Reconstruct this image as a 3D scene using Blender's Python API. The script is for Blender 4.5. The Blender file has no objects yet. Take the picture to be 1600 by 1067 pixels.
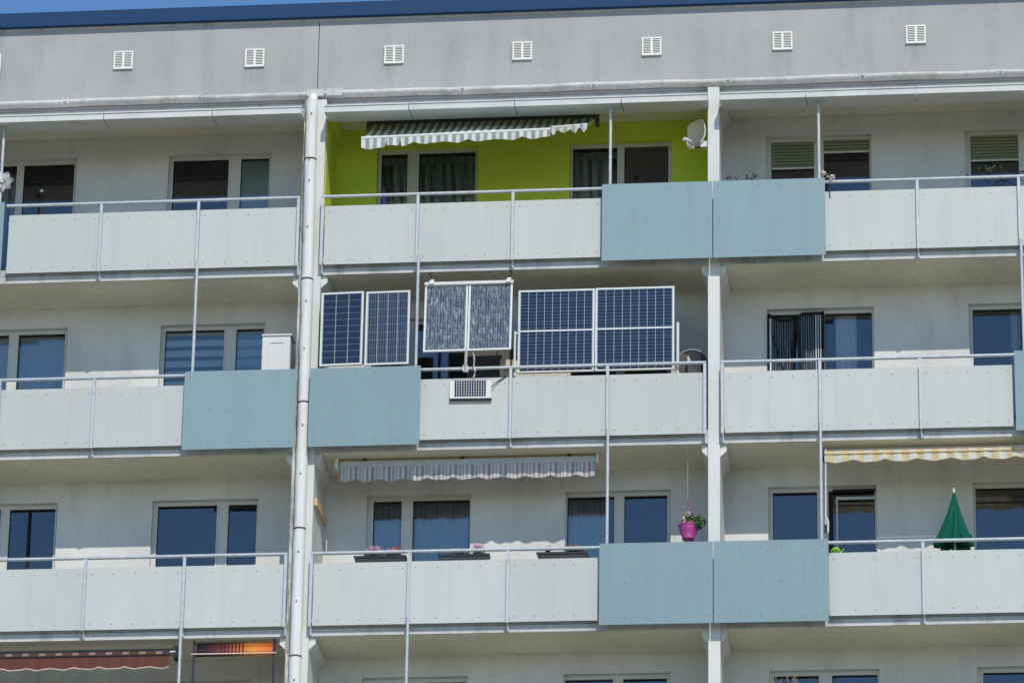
import bpy, math, random
from mathutils import Vector, Matrix, noise
random.seed(7)
S = bpy.context.scene
C = S.collection
# ------------------------------------------------------------ camera, world, sun, exposure
yaw, pitch, roll = 0.1152804, 0.3741612, 0.0164495
cy, sy, cp, sp = math.cos(yaw), math.sin(yaw), math.cos(pitch), math.sin(pitch)
fwd = Vector((-sy*cp, cy*cp, sp)); rt = Vector((cy, sy, 0)); up = rt.cross(fwd)
r2 = rt*math.cos(roll)+up*math.sin(roll); u2 = up*math.cos(roll)-rt*math.sin(roll)
cam = bpy.data.cameras.new('camera'); co = bpy.data.objects.new('camera', cam); C.objects.link(co)
m = Matrix((r2, u2, -fwd)).transposed().to_4x4(); m.translation = Vector((9.9957, -60.2075, -25.1132))
co.matrix_world = m
cam.sensor_fit = 'HORIZONTAL'; cam.sensor_width = 36; cam.lens = 6925.67/1600*36
cam.clip_start = 1; cam.clip_end = 6000
S.camera = co
SUN = Vector((.30, -1, .98)).normalized()          # towards the sun
w = bpy.data.worlds.new('World'); S.world = w; w.use_nodes = True
wn = w.node_tree.nodes; bg = wn['Background']
sky = wn.new('ShaderNodeTexSky'); sky.sky_type = 'NISHITA'; sky.sun_disc = False
sky.sun_elevation = math.asin(SUN.z); sky.sun_rotation = math.atan2(SUN.x, SUN.y)
sky.altitude = 1500; sky.air_density = 1.0; sky.dust_density = .05; sky.ozone_density = 1.6
hs = wn.new('ShaderNodeHueSaturation'); hs.inputs['Saturation'].default_value = 1.18; hs.inputs['Value'].default_value = .92
w.node_tree.links.new(sky.outputs[0], hs.inputs['Color']); w.node_tree.links.new(hs.outputs[0], bg.inputs[0]); bg.inputs[1].default_value = .15
sl = bpy.data.lights.new('sun', 'SUN'); sl.energy = 2.9; sl.angle = math.radians(.5); sl.color = (1, .94, .80)
so = bpy.data.objects.new('sun', sl); C.objects.link(so)
so.rotation_euler = (-SUN).to_track_quat('-Z', 'Y').to_euler()
S.view_settings.view_transform = 'Standard'; S.view_settings.look = 'None'
S.view_settings.exposure = 0.16; S.view_settings.gamma = 1; S.view_settings.use_curve_mapping = False

# ------------------------------------------------------------ materials
def mat(name, col, rough=.7, metal=0, spec=.5):
    m = bpy.data.materials.new(name); m.use_nodes = True
    b = m.node_tree.nodes['Principled BSDF']
    b.inputs['Base Color'].default_value = (*col, 1); b.inputs['Roughness'].default_value = rough
    b.inputs['Metallic'].default_value = metal; b.inputs['Specular IOR Level'].default_value = spec
    return m
class NT:
    def __init__(s, m): s.m = m; s.t = m.node_tree; s.n = s.t.nodes; s.b = s.n['Principled BSDF']
    def new(s, k, **kw):
        n = s.n.new(k)
        for a, v in kw.items(): setattr(n, a, v)
        return n
    def ln(s, a, b): s.t.links.new(a, b)
    def coord(s, scale=(1, 1, 1)):
        g = s.new('ShaderNodeNewGeometry'); mp = s.new('ShaderNodeMapping'); mp.inputs['Scale'].default_value = scale
        s.ln(g.outputs['Position'], mp.inputs['Vector']); return mp.outputs[0]
    def noise(s, scale, detail=3, st=(1, 1, 1), rough=.55):
        n = s.new('ShaderNodeTexNoise'); n.inputs['Scale'].default_value = scale; n.inputs['Detail'].default_value = detail
        n.inputs['Roughness'].default_value = rough
        s.ln(s.coord(st), n.inputs['Vector']); return n.outputs['Fac']
    def ramp(s, fac, a, b, c0=0, c1=1):
        r = s.new('ShaderNodeMapRange'); s.ln(fac, r.inputs[0])
        r.inputs[1].default_value = a; r.inputs[2].default_value = b; r.inputs[3].default_value = c0; r.inputs[4].default_value = c1
        return r.outputs[0]
    def mix(s, fac, c0, c1, mode='MIX'):
        x = s.new('ShaderNodeMix', data_type='RGBA', blend_type=mode)
        if hasattr(fac, 'links'): s.ln(fac, x.inputs[0])
        else: x.inputs[0].default_value = fac
        for k, c in ((6, c0), (7, c1)):
            if hasattr(c, 'links'): s.ln(c, x.inputs[k])
            else: x.inputs[k].default_value = (*c, 1)
        return x.outputs[2]
    def math(s, op, a, b=None):
        x = s.new('ShaderNodeMath', operation=op)
        for k, c in ((0, a), (1, b)):
            if c is None: continue
            if hasattr(c, 'links'): s.ln(c, x.inputs[k])
            else: x.inputs[k].default_value = c
        return x.outputs[0]
    def xyz(s):
        g = s.new('ShaderNodeNewGeometry'); x = s.new('ShaderNodeSeparateXYZ'); s.ln(g.outputs['Position'], x.inputs[0]); return x.outputs
    def col(s, c): s.ln(c, s.b.inputs['Base Color'])
    def bump(s, h, strength=.3, dist=.01):
        b = s.new('ShaderNodeBump'); b.inputs['Strength'].default_value = strength; b.inputs['Distance'].default_value = dist
        s.ln(h, b.inputs['Height']); s.ln(b.outputs[0], s.b.inputs['Normal'])
def sc(c, k): return tuple(v*k for v in c)
def stucco(name, c, grain=55, bs=.6, var=.12, streak=0, rough=.9, dist=.012, fa=.14):
    m = mat(name, c, rough, spec=.2); n = NT(m)
    big = n.ramp(n.noise(.9, 4), .3, .7)
    c1 = n.mix(big, sc(c, 1-var), sc(c, 1+var*.5))
    fine = n.noise(grain, 2)
    c2 = n.mix(n.ramp(fine, .3, .7), (1-fa,)*3, (1+fa*.4,)*3)
    c3 = n.mix(1.0, c1, c2, 'MULTIPLY')
    if streak:
        st = n.ramp(n.noise(3.2, 5, (1, 1, .12), .7), .5, .72)
        c3 = n.mix(n.math('MULTIPLY', st, streak), c3, sc(c, .35))
    n.col(c3); n.bump(fine, bs, dist)
    return m
def panelmat(name, c, rough=.5):
    m = mat(name, c, rough, spec=.35); n = NT(m)
    oi = n.new('ShaderNodeObjectInfo')
    v = n.ramp(oi.outputs['Random'], 0, 1, .96, 1.035)
    base = n.mix(n.ramp(n.noise(1.3, 5, (1, 1, .5)), .3, .7), sc(c, .955), sc(c, 1.03))
    base = n.mix(n.ramp(n.noise(7, 6, (1, 1, .05), .75), .5, .75, 0, .55), base, sc(c, .84))
    cb = n.new('ShaderNodeCombineXYZ'); [n.ln(v, cb.inputs[i]) for i in range(3)]
    base = n.mix(1.0, base, cb.outputs[0], 'MULTIPLY')
    n.col(base); n.bump(n.noise(2.2, 2), .12, .02)
    return m
M = {}
M['attic'] = stucco('attic_render', (.425, .418, .422), 46, .6, .10, .22, dist=.012, fa=.09)
n = NT(M['attic']); x = n.xyz()      # dirt run-off below the vents (they sit about two metres apart)
d = n.math('ABSOLUTE', n.math('SUBTRACT', n.math('FRACT', n.math('DIVIDE', n.math('ADD', x[0], 20), 2)), .5+.01))
mk = n.math('MULTIPLY', n.ramp(d, .105, .03), n.math('MULTIPLY', n.ramp(x[2], 2.85, 3.25), n.math('LESS_THAN', x[2], 3.5)))
mk = n.math('MULTIPLY', mk, n.ramp(n.noise(11, 5, (1, 1, .1), .7), .35, .7, 0, .42))
src = n.b.inputs['Base Color'].links[0].from_socket
n.col(n.mix(mk, src, (.15, .15, .15)))
M['wall'] = stucco('balcony_wall_render', (.69, .68, .655), 48, .5, .12, .2, dist=.008, fa=.08)
M['green'] = stucco('lime_green_paint', (.64, .74, .075), 60, .35, .08)
M['soffit'] = stucco('soffit_concrete', (.78, .74, .61), 20, .15, .10)
M['pillar'] = stucco('pillar_paint', (.67, .675, .67), 45, .15, .06, .3, fa=.04)
M['fascia'] = stucco('fascia_concrete', (.56, .57, .58), 40, .2, .14, .6, fa=.05)
M['slabwhite'] = stucco('canopy_paint', (.63, .64, .64), 30, .12, .07, .2, fa=.04)
M['grey'] = panelmat('grey_fibre_cement', (.508, .53, .522))
M['blue'] = panelmat('blue_fibre_cement', (.222, .322, .365))
M['cap'] = mat('roof_edge_metal', (.006, .042, .125), .6, 0, .25)
M['galv'] = mat('galvanised_steel', (.50, .53, .57), .5, .12)
n = NT(M['galv']); n.col(n.mix(n.ramp(n.noise(14, 3), .3, .7), (.40, .44, .49), (.52, .56, .61)))
M['gutter'] = stucco('gutter_zinc', (.62, .59, .57), 12, .1, .16, .45, .6)
M['pipe'] = mat('downpipe_paint', (.68, .69, .70), .7, spec=.2)
n = NT(M['pipe']); x = n.xyz()
moss = n.math('MULTIPLY', n.ramp(n.noise(6, 6, (1.6, 1, .35), .75), .44, .6), n.ramp(x[0], -.035, -.13, 0, .9))
c = n.mix(n.ramp(n.noise(4, 4, (1, 1, .2)), .3, .7), (.66, .67, .67), (.75, .755, .75))
n.col(n.mix(moss, c, (.17, .17, .11)))
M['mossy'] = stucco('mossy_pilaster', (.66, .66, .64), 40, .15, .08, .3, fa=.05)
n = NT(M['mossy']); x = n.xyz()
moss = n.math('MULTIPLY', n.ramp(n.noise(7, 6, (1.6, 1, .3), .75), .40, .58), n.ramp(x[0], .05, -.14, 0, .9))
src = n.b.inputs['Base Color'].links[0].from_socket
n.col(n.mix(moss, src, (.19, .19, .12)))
M['frame'] = mat('window_frame_plastic', (.62, .61, .57), .4)
M['dark'] = mat('dark_recess', (.02, .02, .022), .8)
M['room'] = mat('room_interior', (.17, .16, .15), .9)
M['floor'] = mat('balcony_floor', (.4, .39, .37), .9)
M['white'] = mat('white_metal', (.66, .66, .65), .4)
M['vent'] = mat('vent_plastic', (.78, .78, .74), .5)
M['rivet'] = mat('rivet_metal', (.15, .18, .19), .5, .1)
M['blackmetal'] = mat('black_metal', (.02, .022, .025), .4, .3)
M['brownpole'] = mat('dark_pole', (.035, .03, .05), .4)
def glassmat():
    m = bpy.data.materials.new('window_glass'); m.use_nodes = True; t = m.node_tree
    t.nodes.remove(t.nodes['Principled BSDF']); out = t.nodes['Material Output']
    tr = t.nodes.new('ShaderNodeBsdfTransparent'); tr.inputs[0].default_value = (.82, .88, .9, 1)
    gl = t.nodes.new('ShaderNodeBsdfGlossy'); gl.inputs['Roughness'].default_value = .015; gl.inputs[0].default_value = (.95, .97, 1, 1)
    fr = t.nodes.new('ShaderNodeFresnel'); fr.inputs[0].default_value = 2.1
    mx = t.nodes.new('ShaderNodeMixShader')
    t.links.new(fr.outputs[0], mx.inputs[0]); t.links.new(tr.outputs[0], mx.inputs[1]); t.links.new(gl.outputs[0], mx.inputs[2])
    t.links.new(mx.outputs[0], out.inputs[0])
    nz = t.nodes.new('ShaderNodeTexNoise'); nz.inputs['Scale'].default_value = 1.3
    g = t.nodes.new('ShaderNodeNewGeometry'); t.links.new(g.outputs['Position'], nz.inputs['Vector'])
    bp = t.nodes.new('ShaderNodeBump'); bp.inputs['Strength'].default_value = .05; bp.inputs['Distance'].default_value = .02
    t.links.new(nz.outputs['Fac'], bp.inputs['Height']); t.links.new(bp.outputs[0], gl.inputs['Normal'])
    return m
M['glass'] = glassmat()
def cloth(name, stripes, axis=0, period=.115, transl=.0, rough=.9, phase=0, sheen=False):
    """stripes: list of (width share, colour); repeated along the given world axis"""
    m = mat(name, stripes[0][1], rough, spec=.1); n = NT(m)
    x = n.xyz()[axis]
    fr = n.math('FRACT', n.math('DIVIDE', n.math('ADD', x, 50+phase), period))
    acc = 0; c = stripes[0][1]; cur = None
    for wd, colr in stripes:
        if cur is None: cur = n.mix(0.0, colr, colr)
        else: cur = n.mix(n.math('GREATER_THAN', fr, acc), cur, colr)
        acc += wd
    fine = n.ramp(n.noise(40, 2), .3, .7)
    cur = n.mix(1.0, cur, n.mix(fine, (.9, .9, .9), (1.03, 1.03, 1.03)), 'MULTIPLY')
    n.col(cur)
    if transl:
        tl = n.new('ShaderNodeBsdfTranslucent'); n.ln(n.mix(.32, cur, (.80, .90, .88)) if period == .118 else cur, tl.inputs[0])
        mx = n.new('ShaderNodeMixShader'); mx.inputs[0].default_value = transl
        n.ln(n.b.outputs[0], mx.inputs[1]); n.ln(tl.outputs[0], mx.inputs[2])
        n.ln(mx.outputs[0], n.n['Material Output'].inputs[0])
    return m
def plain_cloth(name, c, transl=.3): return cloth(name, [(1, c)], transl=transl)
M['awn_teal'] = cloth('teal_white_awning_cloth', [(.5, (.15, .235, .22)), (.5, (.78, .78, .75))], 0, .118, .2)
M['awn_teal_val'] = cloth('grey_white_valance_cloth', [(.5, (.33, .36, .36)), (.5, (.74, .74, .72))], 0, .118, .15)
M['awn_rose'] = cloth('rose_grey_valance_cloth', [(.18, (.42, .33, .38)), (.08, (.72, .72, .72)), (.16, (.48, .50, .55)), (.06, (.75, .75, .75)), (.10, (.52, .50, .56)), (.12, (.76, .76, .76)), (.14, (.46, .40, .48)), (.16, (.70, .71, .73))], 0, .245, .3)
M['awn_yellow'] = cloth('yellow_white_awning_cloth', [(.5, (.80, .64, .40)), (.5, (.80, .79, .74))], 0, .215, .3)
M['awn_brown'] = cloth('brown_awning_cloth', [(.62, (.12, .055, .045)), (.38, (.30, .22, .18))], 0, .245, .15)
M['awn_brown_val'] = plain_cloth('brown_valance_cloth', (.15, .06, .05), .1)
M['trim'] = mat('pale_trim', (.75, .6, .5), .8)
M['curt_dark'] = cloth('grey_curtain', [(.55, (.50, .54, .52)), (.45, (.17, .18, .18))], 0, .16, .2)
M['pelmet'] = plain_cloth('dark_pelmet_cloth', (.20, .19, .19), .2)
M['curt_white'] = plain_cloth('white_net_curtain', (.86, .9, .93), .2)
M['curt_blue'] = plain_cloth('pale_blue_net_curtain', (.68, .8, .88), .2)
M['net'] = cloth('striped_insect_net', [(.4, (.20, .24, .28)), (.6, (.02, .035, .06))], 0, .035, .1)
M['netdark'] = mat('black_net_trim', (.008, .009, .012), .9)
M['zebra'] = cloth('zebra_blind_cloth', [(.62, (.80, .88, .90)), (.38, (.10, .17, .22))], 2, .165, .2)
M['zebra2'] = cloth('zebra_blind_cloth_fine', [(.6, (.62, .78, .86)), (.15, (.2, .32, .4)), (.25, (.42, .58, .66))], 2, .165, .2)
M['greenblind'] = plain_cloth('pale_green_blind', (.42, .52, .47), .1)
M['olive'] = mat('olive_shutter', (.20, .22, .13), .6)
M['brownscreen'] = mat('brown_screen', (.055, .042, .036), .85)
n = NT(M['brownscreen']); n.col(n.mix(n.ramp(n.noise(30, 2), .3, .7), (.045, .034, .03), (.075, .058, .05)))
M['orangeblind'] = mat('orange_stripe_blind', (.6, .2, .03), .9)
n = NT(M['orangeblind']); x = n.xyz()[0]
t = n.ramp(x, -1.47, -.37)
cr = n.new('ShaderNodeValToRGB'); n.ln(t, cr.inputs[0]); e = cr.color_ramp.elements
e[0].position = 0; e[0].color = (.006, .006, .02, 1); e[1].position = 1; e[1].color = (.62, .13, .03, 1)
for p, cc in ((.12, (.03, .01, .03)), (.33, (.14, .03, .03)), (.5, (.42, .10, .025)), (.75, (.7, .24, .04))):
    q = e.new(p); q.color = (*cc, 1)
fr = n.math('FRACT', n.math('MULTIPLY', x, 19.0))
on = n.math('MULTIPLY', n.math('GREATER_THAN', fr, .6), n.math('MULTIPLY', n.math('GREATER_THAN', t, .3), n.math('LESS_THAN', t, .62)))
n.col(n.mix(on, cr.outputs[0], (.03, .01, .02)))
# solar cells: blue silicon with pale busbars running along one axis
def cellmat(name, c, axis, step, wdt, line=(.42, .46, .52), rough=.22, lc=.7):
    m = mat(name, c, rough, spec=.5); n = NT(m)
    x = n.xyz()[axis]
    fr = n.math('FRACT', n.math('DIVIDE', n.math('ADD', x, 50), step))
    on = n.math('MULTIPLY', n.math('LESS_THAN', fr, wdt), lc)
    base = n.mix(n.ramp(n.noise(5, 3), .3, .7), sc(c, .8), sc(c, 1.25))
    n.col(n.mix(on, base, line))
    n.b.inputs['Coat Weight'].default_value = .0
    return m
M['cell'] = cellmat('blue_silicon', (.009, .019, .048), 2, .05, .10, lc=.06)
M['cell_v'] = cellmat('blue_silicon_ribbed', (.010, .020, .05), 0, .0325, .2, lc=.45)
M['cell_h'] = cellmat('blue_silicon_banded', (.004, .010, .032), 2, .052, .45, line=(.040, .066, .12), lc=1)
m = mat('silicon_painted_glints', (.05, .07, .1), .25); n = NT(m); M['cell_g'] = m  # pale streaks painted into the colour in place of reflected glare
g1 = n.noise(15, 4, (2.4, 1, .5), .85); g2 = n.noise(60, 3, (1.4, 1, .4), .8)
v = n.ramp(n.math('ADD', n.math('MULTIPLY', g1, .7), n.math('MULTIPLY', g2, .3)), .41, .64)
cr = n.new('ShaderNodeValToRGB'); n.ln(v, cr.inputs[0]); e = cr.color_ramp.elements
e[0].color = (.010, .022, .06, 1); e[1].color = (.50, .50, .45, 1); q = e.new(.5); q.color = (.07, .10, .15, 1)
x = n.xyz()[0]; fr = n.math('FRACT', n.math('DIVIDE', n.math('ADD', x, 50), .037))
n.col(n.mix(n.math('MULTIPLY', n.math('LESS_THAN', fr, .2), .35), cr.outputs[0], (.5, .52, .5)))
M['backsheet'] = mat('cell_backsheet', (.30, .36, .44), .5)
M['alu'] = mat('aluminium_frame', (.66, .67, .67), .38, .2)
M['leaf'] = mat('leaf_green', (.05, .10, .03), .7)
n = NT(M['leaf']); oi = n.new('ShaderNodeNewGeometry'); n.col(n.mix(oi.outputs['Random Per Island'], (.02, .05, .02), (.10, .19, .05)))
M['pink'] = mat('pink_petals', (.65, .15, .33), .7)
n = NT(M['pink']); oi = n.new('ShaderNodeNewGeometry'); n.col(n.mix(oi.outputs['Random Per Island'], (.55, .12, .28), (.80, .55, .66)))
M['redp'] = mat('red_petals', (.5, .05, .04), .7)
M['planter'] = mat('dark_planter', (.035, .035, .045), .5)
M['purple'] = mat('purple_plastic', (.40, .05, .26), .5)
M['greencloth'] = plain_cloth('green_parasol_cloth', (.008, .115, .075), .12)
M['lime'] = mat('lime_plastic', (.35, .6, .03), .5)
M['wood'] = mat('yellow_wood', (.62, .45, .2), .7)
M['twig'] = mat('dark_twig', (.02, .018, .02), .8)
M['beige'] = mat('beige_dish', (.62, .56, .44), .5)
M['dishgrey'] = mat('dark_dish', (.025, .03, .042), .5)
M['peach'] = mat('peach_box', (.6, .5, .42), .7)
M['greybrown'] = mat('grey_brown_board', (.10, .09, .085), .8)
M['pale_ground'] = mat('pale_ground', (.10, .11, .06), 1)
n = NT(M['pale_ground']); n.col(n.mix(n.ramp(n.noise(.05, 6), .4, .6), (.42, .38, .30), (.26, .26, .16)))  # unseen ground in a pale paving tone, raised for more upward bounce
M['dry'] = mat('dry_stalk', (.35, .24, .14), .9)

# ------------------------------------------------------------ mesh helpers (world coordinates)
class MB:
    def __init__(s): s.v = []; s.f = []; s.m = []
    def quad(s, a, b, c, d, mi=0):
        k = len(s.v); s.v += [a, b, c, d]; s.f.append((k, k+1, k+2, k+3)); s.m.append(mi); return s
    def box(s, x0, x1, y0, y1, z0, z1, mi=0):
        k = len(s.v)
        s.v += [(x0, y0, z0), (x1, y0, z0), (x1, y1, z0), (x0, y1, z0), (x0, y0, z1), (x1, y0, z1), (x1, y1, z1), (x0, y1, z1)]
        for q in ((0, 3, 2, 1), (4, 5, 6, 7), (0, 1, 5, 4), (1, 2, 6, 5), (2, 3, 7, 6), (3, 0, 4, 7)):
            s.f.append(tuple(k+i for i in q)); s.m.append(mi)
        return s
    def hexa(s, P, mi=0):      # eight corners ordered like box
        k = len(s.v); s.v += [tuple(p) for p in P]
        for q in ((0, 3, 2, 1), (4, 5, 6, 7), (0, 1, 5, 4), (1, 2, 6, 5), (2, 3, 7, 6), (3, 0, 4, 7)):
            s.f.append(tuple(k+i for i in q)); s.m.append(mi)
        return s
    def tube(s, pts, r, n=8, mi=0, r_end=None, cap=True):
        pts = [Vector(p) for p in pts]; k0 = len(s.v); L = len(pts)
        for i, p in enumerate(pts):
            d = (pts[min(i+1, L-1)]-pts[max(i-1, 0)]).normalized()
            a = d.cross(Vector((0, 0, 1)) if abs(d.z) < .9 else Vector((1, 0, 0))).normalized(); b = d.cross(a)
            rr = r if r_end is None else r+(r_end-r)*i/(L-1)
            for j in range(n):
                t = 2*math.pi*j/n; s.v.append(tuple(p+a*rr*math.cos(t)+b*rr*math.sin(t)))
        for i in range(L-1):
            for j in range(n):
                s.f.append((k0+i*n+j, k0+i*n+(j+1) % n, k0+(i+1)*n+(j+1) % n, k0+(i+1)*n+j)); s.m.append(mi)
        if cap:
            k1 = len(s.v); s.v += s.v[k0:k0+n]+s.v[k0+(L-1)*n:k0+L*n]
            s.f.append(tuple(k1+j for j in range(n))[::-1]); s.m.append(mi)
            s.f.append(tuple(k1+n+j for j in range(n))); s.m.append(mi)
        return s
    def grid(s, fn, nu, nv, mi=0):
        k = len(s.v)
        for i in range(nu+1):
            for j in range(nv+1): s.v.append(tuple(fn(i/nu, j/nv)))
        for i in range(nu):
            for j in range(nv):
                a = k+i*(nv+1)+j; s.f.append((a, a+nv+1, a+nv+2, a+1)); s.m.append(mi)
        return s
    def prism(s, poly, y0, y1, mi=0):   # polygon in (x,z), extruded along y
        k = len(s.v); n = len(poly)
        s.v += [(x, y0, z) for x, z in poly]+[(x, y1, z) for x, z in poly]
        s.f.append(tuple(range(k, k+n))); s.m.append(mi); s.f.append(tuple(range(k+2*n-1, k+n-1, -1))); s.m.append(mi)
        for i in range(n):
            j = (i+1) % n; s.f.append((k+j, k+i, k+n+i, k+n+j)); s.m.append(mi)
        return s
    def lathe(s, prof, cx, cy, n=20, mi=0, fold=None):
        k = len(s.v); L = len(prof)
        for i, (r, z) in enumerate(prof):
            for j in range(n):
                t = 2*math.pi*j/n; rr = r*(fold(t, i) if fold else 1)
                s.v.append((cx+rr*math.cos(t), cy+rr*math.sin(t), z))
        for i in range(L-1):
            for j in range(n):
                s.f.append((k+i*n+j, k+i*n+(j+1) % n, k+(i+1)*n+(j+1) % n, k+(i+1)*n+j)); s.m.append(mi)
        return s
    def leaves(s, c, rad, num, size, mi=0, rnd=random):
        for _ in range(num):
            while 1:
                p = Vector([rnd.uniform(-1, 1) for _ in range(3)])
                if p.length < 1: break
            p = Vector(c)+Vector((p.x*rad[0], p.y*rad[1], p.z*rad[2]))
            a = Vector([rnd.uniform(-1, 1) for _ in range(3)]).normalized(); b = a.orthogonal().normalized()
            q = size*rnd.uniform(.6, 1.3); w2 = b*q*.45
            s.quad(tuple(p), tuple(p+a*q*.5+w2), tuple(p+a*q), tuple(p+a*q*.5-w2), mi)
        return s
CNT = {}
def rnd3(o): pass
def obj(name, mb, mats, parent=None, smooth=False):
    me = bpy.data.meshes.new(name)
    off = Vector((0, 0, 0)); p = parent
    while p is not None: off += p.location; p = p.parent
    me.from_pydata([tuple(Vector(v)-off) for v in mb.v], [], mb.f)
    if not isinstance(mats, (list, tuple)): mats = [mats]
    for k in mats: me.materials.append(M[k] if isinstance(k, str) else k)
    me.polygons.foreach_set('material_index', mb.m)
    if smooth: me.polygons.foreach_set('use_smooth', [True]*len(me.polygons))
    me.update()
    o = bpy.data.objects.new(name, me); C.objects.link(o)
    if parent is not None: o.parent = parent
    return o
def pieces(name, mesh_src, spots, parent):
    """copies of one small mesh, each its own object, sharing mesh data"""
    for s_ in spots:
        o = bpy.data.objects.new(name, mesh_src); C.objects.link(o); o.parent = parent; o.location = s_
def thing(name, label, cat, loc, group=None):
    o = bpy.data.objects.new(name, None); C.objects.link(o); o.location = loc; o.empty_display_size = .1
    o['label'] = label; o['category'] = cat
    if group: o['group'] = group
    return o
def subgroup(name, parent, loc):     # an empty part, to hold sub-parts
    off = Vector((0, 0, 0)); p = parent
    while p is not None: off += p.location; p = p.parent
    o = bpy.data.objects.new(name, None); C.objects.link(o); o.parent = parent; o.location = Vector(loc)-off
    return o

GZ = -26.7
# ------------------------------------------------------------ setting
g = MB().quad((-2500, -2500, GZ), (2500, -2500, GZ), (2500, 2500, GZ), (-2500, 2500, GZ))
go = obj('ground', g, 'pale_ground'); go['kind'] = 'structure'

# ------------------------------------------------------------ the building
B = thing('apartment_building', 'pale grey concrete slab apartment block with stacked balconies, grey and blue parapet panels', 'building', (3, 1, GZ))
WY = .95; GY = 1.07
BAYS = [(-6.0, 0.0), (0.0, 6.0), (6.0, 12.0)]
BASE = [0.0, -2.8, -5.6, -8.4]
# openings per bay: (x0,x1) at the wall face
OPEN = {0: [(-5.45, -3.85), (-2.42, -.83)], 1: [(.80, 2.345), (3.745, 5.295)], 2: [(6.72, 8.30), (9.70, 11.25)]}
HALF = {0: .165, 6: .085, -6: .165, 12: .085}
# attic wall, split at the joint above the left pillar
for x0, x1 in ((-12, -.006), (.006, 18)):
    obj('attic_wall', MB().box(x0, x1, 0, .25, 2.66, 3.985), 'attic', B)
obj('joint_strip', MB().box(-.006, .006, .02, .24, 2.66, 3.98), 'dark', B)
obj('wall_capping', MB().box(-12, 18, -.025, .24, 3.985, 4.02), 'fascia', B)
obj('roof_edge', MB().box(-12, 18, -.11, .32, 4.02, 4.25), 'cap', B)
obj('roof', MB().box(-12, 18, .26, 12, 3.7, 3.9), 'room', B)
obj('roof_beam', MB().box(-12, 18, .05, .11, 2.37, 2.655), 'fascia', B)
# gutter along the foot of the attic wall
gu = MB()
def gut(u, v):
    t = math.pi*(.02+.96*v); x = -12+30*u
    return (x, -.012-.105*math.sin(t), 2.745+.058*math.cos(t)+.006*math.sin(x*1.7)+.004*math.sin(x*5.1))
gu.grid(gut, 120, 8)
gu_o = obj('gutter', gu, 'gutter', B, True)
for x in (-5.85, -3.845, -1.78, 2.22, 4.21, 6.21, 8.22, 10.26, 12.3):
    obj('gutter_clip', MB().box(x-.045, x-.03, -.125, -.002, 2.69, 2.80).box(x+.03, x+.045, -.125, -.002, 2.69, 2.80).box(x-.045, x+.045, -.124, -.118, 2.735, 2.755), 'gutter', gu_o)
obj('gutter_patch', MB().box(-.13, .12, -.127, -.01, 2.692, 2.806).box(.16, .40, -.127, -.01, 2.692, 2.806), 'fascia', gu_o)
# canopy slabs over the top balconies
def canopy(x0, x1):
    mb = MB()
    def lip(ya, yb, a0, a1, b0, b1): mb.hexa([(x0, ya, a0), (x1, ya, a0), (x1, yb, b0), (x0, yb, b0), (x0, ya, a1), (x1, ya, a1), (x1, yb, b1), (x0, yb, b1)])
    lip(-.44, .045, 2.272, 2.352, 2.322, 2.46)
    lip(-.43, -.39, 2.3545, 2.367, 2.366, 2.378)
    lip(-.448, -.38, 2.3675, 2.390, 2.380, 2.41)
    obj('canopy_slab', mb, 'slabwhite', B)
for L in ((-5.84, -4.80, -3.165, -1.51, -.150), (.185, 1.465, 3.055, 4.65, 5.935), (6.105, 7.39, 9.005, 10.6, 11.9)):
    for a, b in zip(L[:-1], L[1:]): canopy(a+.006, b-.006)
# pillars / partition walls
for X in (-6, 0, 6, 12):
    h = HALF[X]
    obj('pillar', MB().box(X-h, X+h, -.10, .02, GZ, 2.64), 'mossy' if X == 0 else 'pillar', B)
    obj('partition_wall', MB().box(X-h, X+h, .02, WY+.2, GZ, 2.60), 'wall', B)
# downpipe in front of the left pillar
pz = [2.60, 1.61, -.33, -2.28, -4.23, -6.16, -8.1, -10]
px = [-.045, -.04, -.025, -.015, -.012, -.008, -.005, 0]
dp = subgroup('downpipe', B, (0, -.15, GZ))
for i in range(len(pz)-1):
    mb = MB(); mb.tube([(px[i], -.155, pz[i]-(0 if i else 0)), (px[i+1], -.155, pz[i+1]+.03)], .091, 24, r_end=.088)
    mb.tube([(px[i+1], -.155, pz[i+1]+.03), (px[i+1], -.155, pz[i+1]-.02)], .080, 24)
    obj('pipe_length', mb, 'pipe', dp, True)
    if i: obj('pipe_collar', MB().tube([(px[i], -.155, pz[i]+.022), (px[i], -.155, pz[i]+.012)], .0925, 24), 'dark', dp)
    zc = pz[i]-(.35 if i else .25)
    obj('pipe_screw', MB().tube([(px[i]+.01, -.24, zc), (px[i]+.01, -.262, zc)], .013, 8).tube([(px[i]+.005, -.24, zc-.75), (px[i]+.005, -.262, zc-.75)], .011, 8), 'rivet', dp)
obj('gutter_outlet', MB().tube([(-.03, -.12, 2.70), (-.045, -.155, 2.58)], .06, 16, r_end=.088), 'pipe', dp, True)
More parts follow.
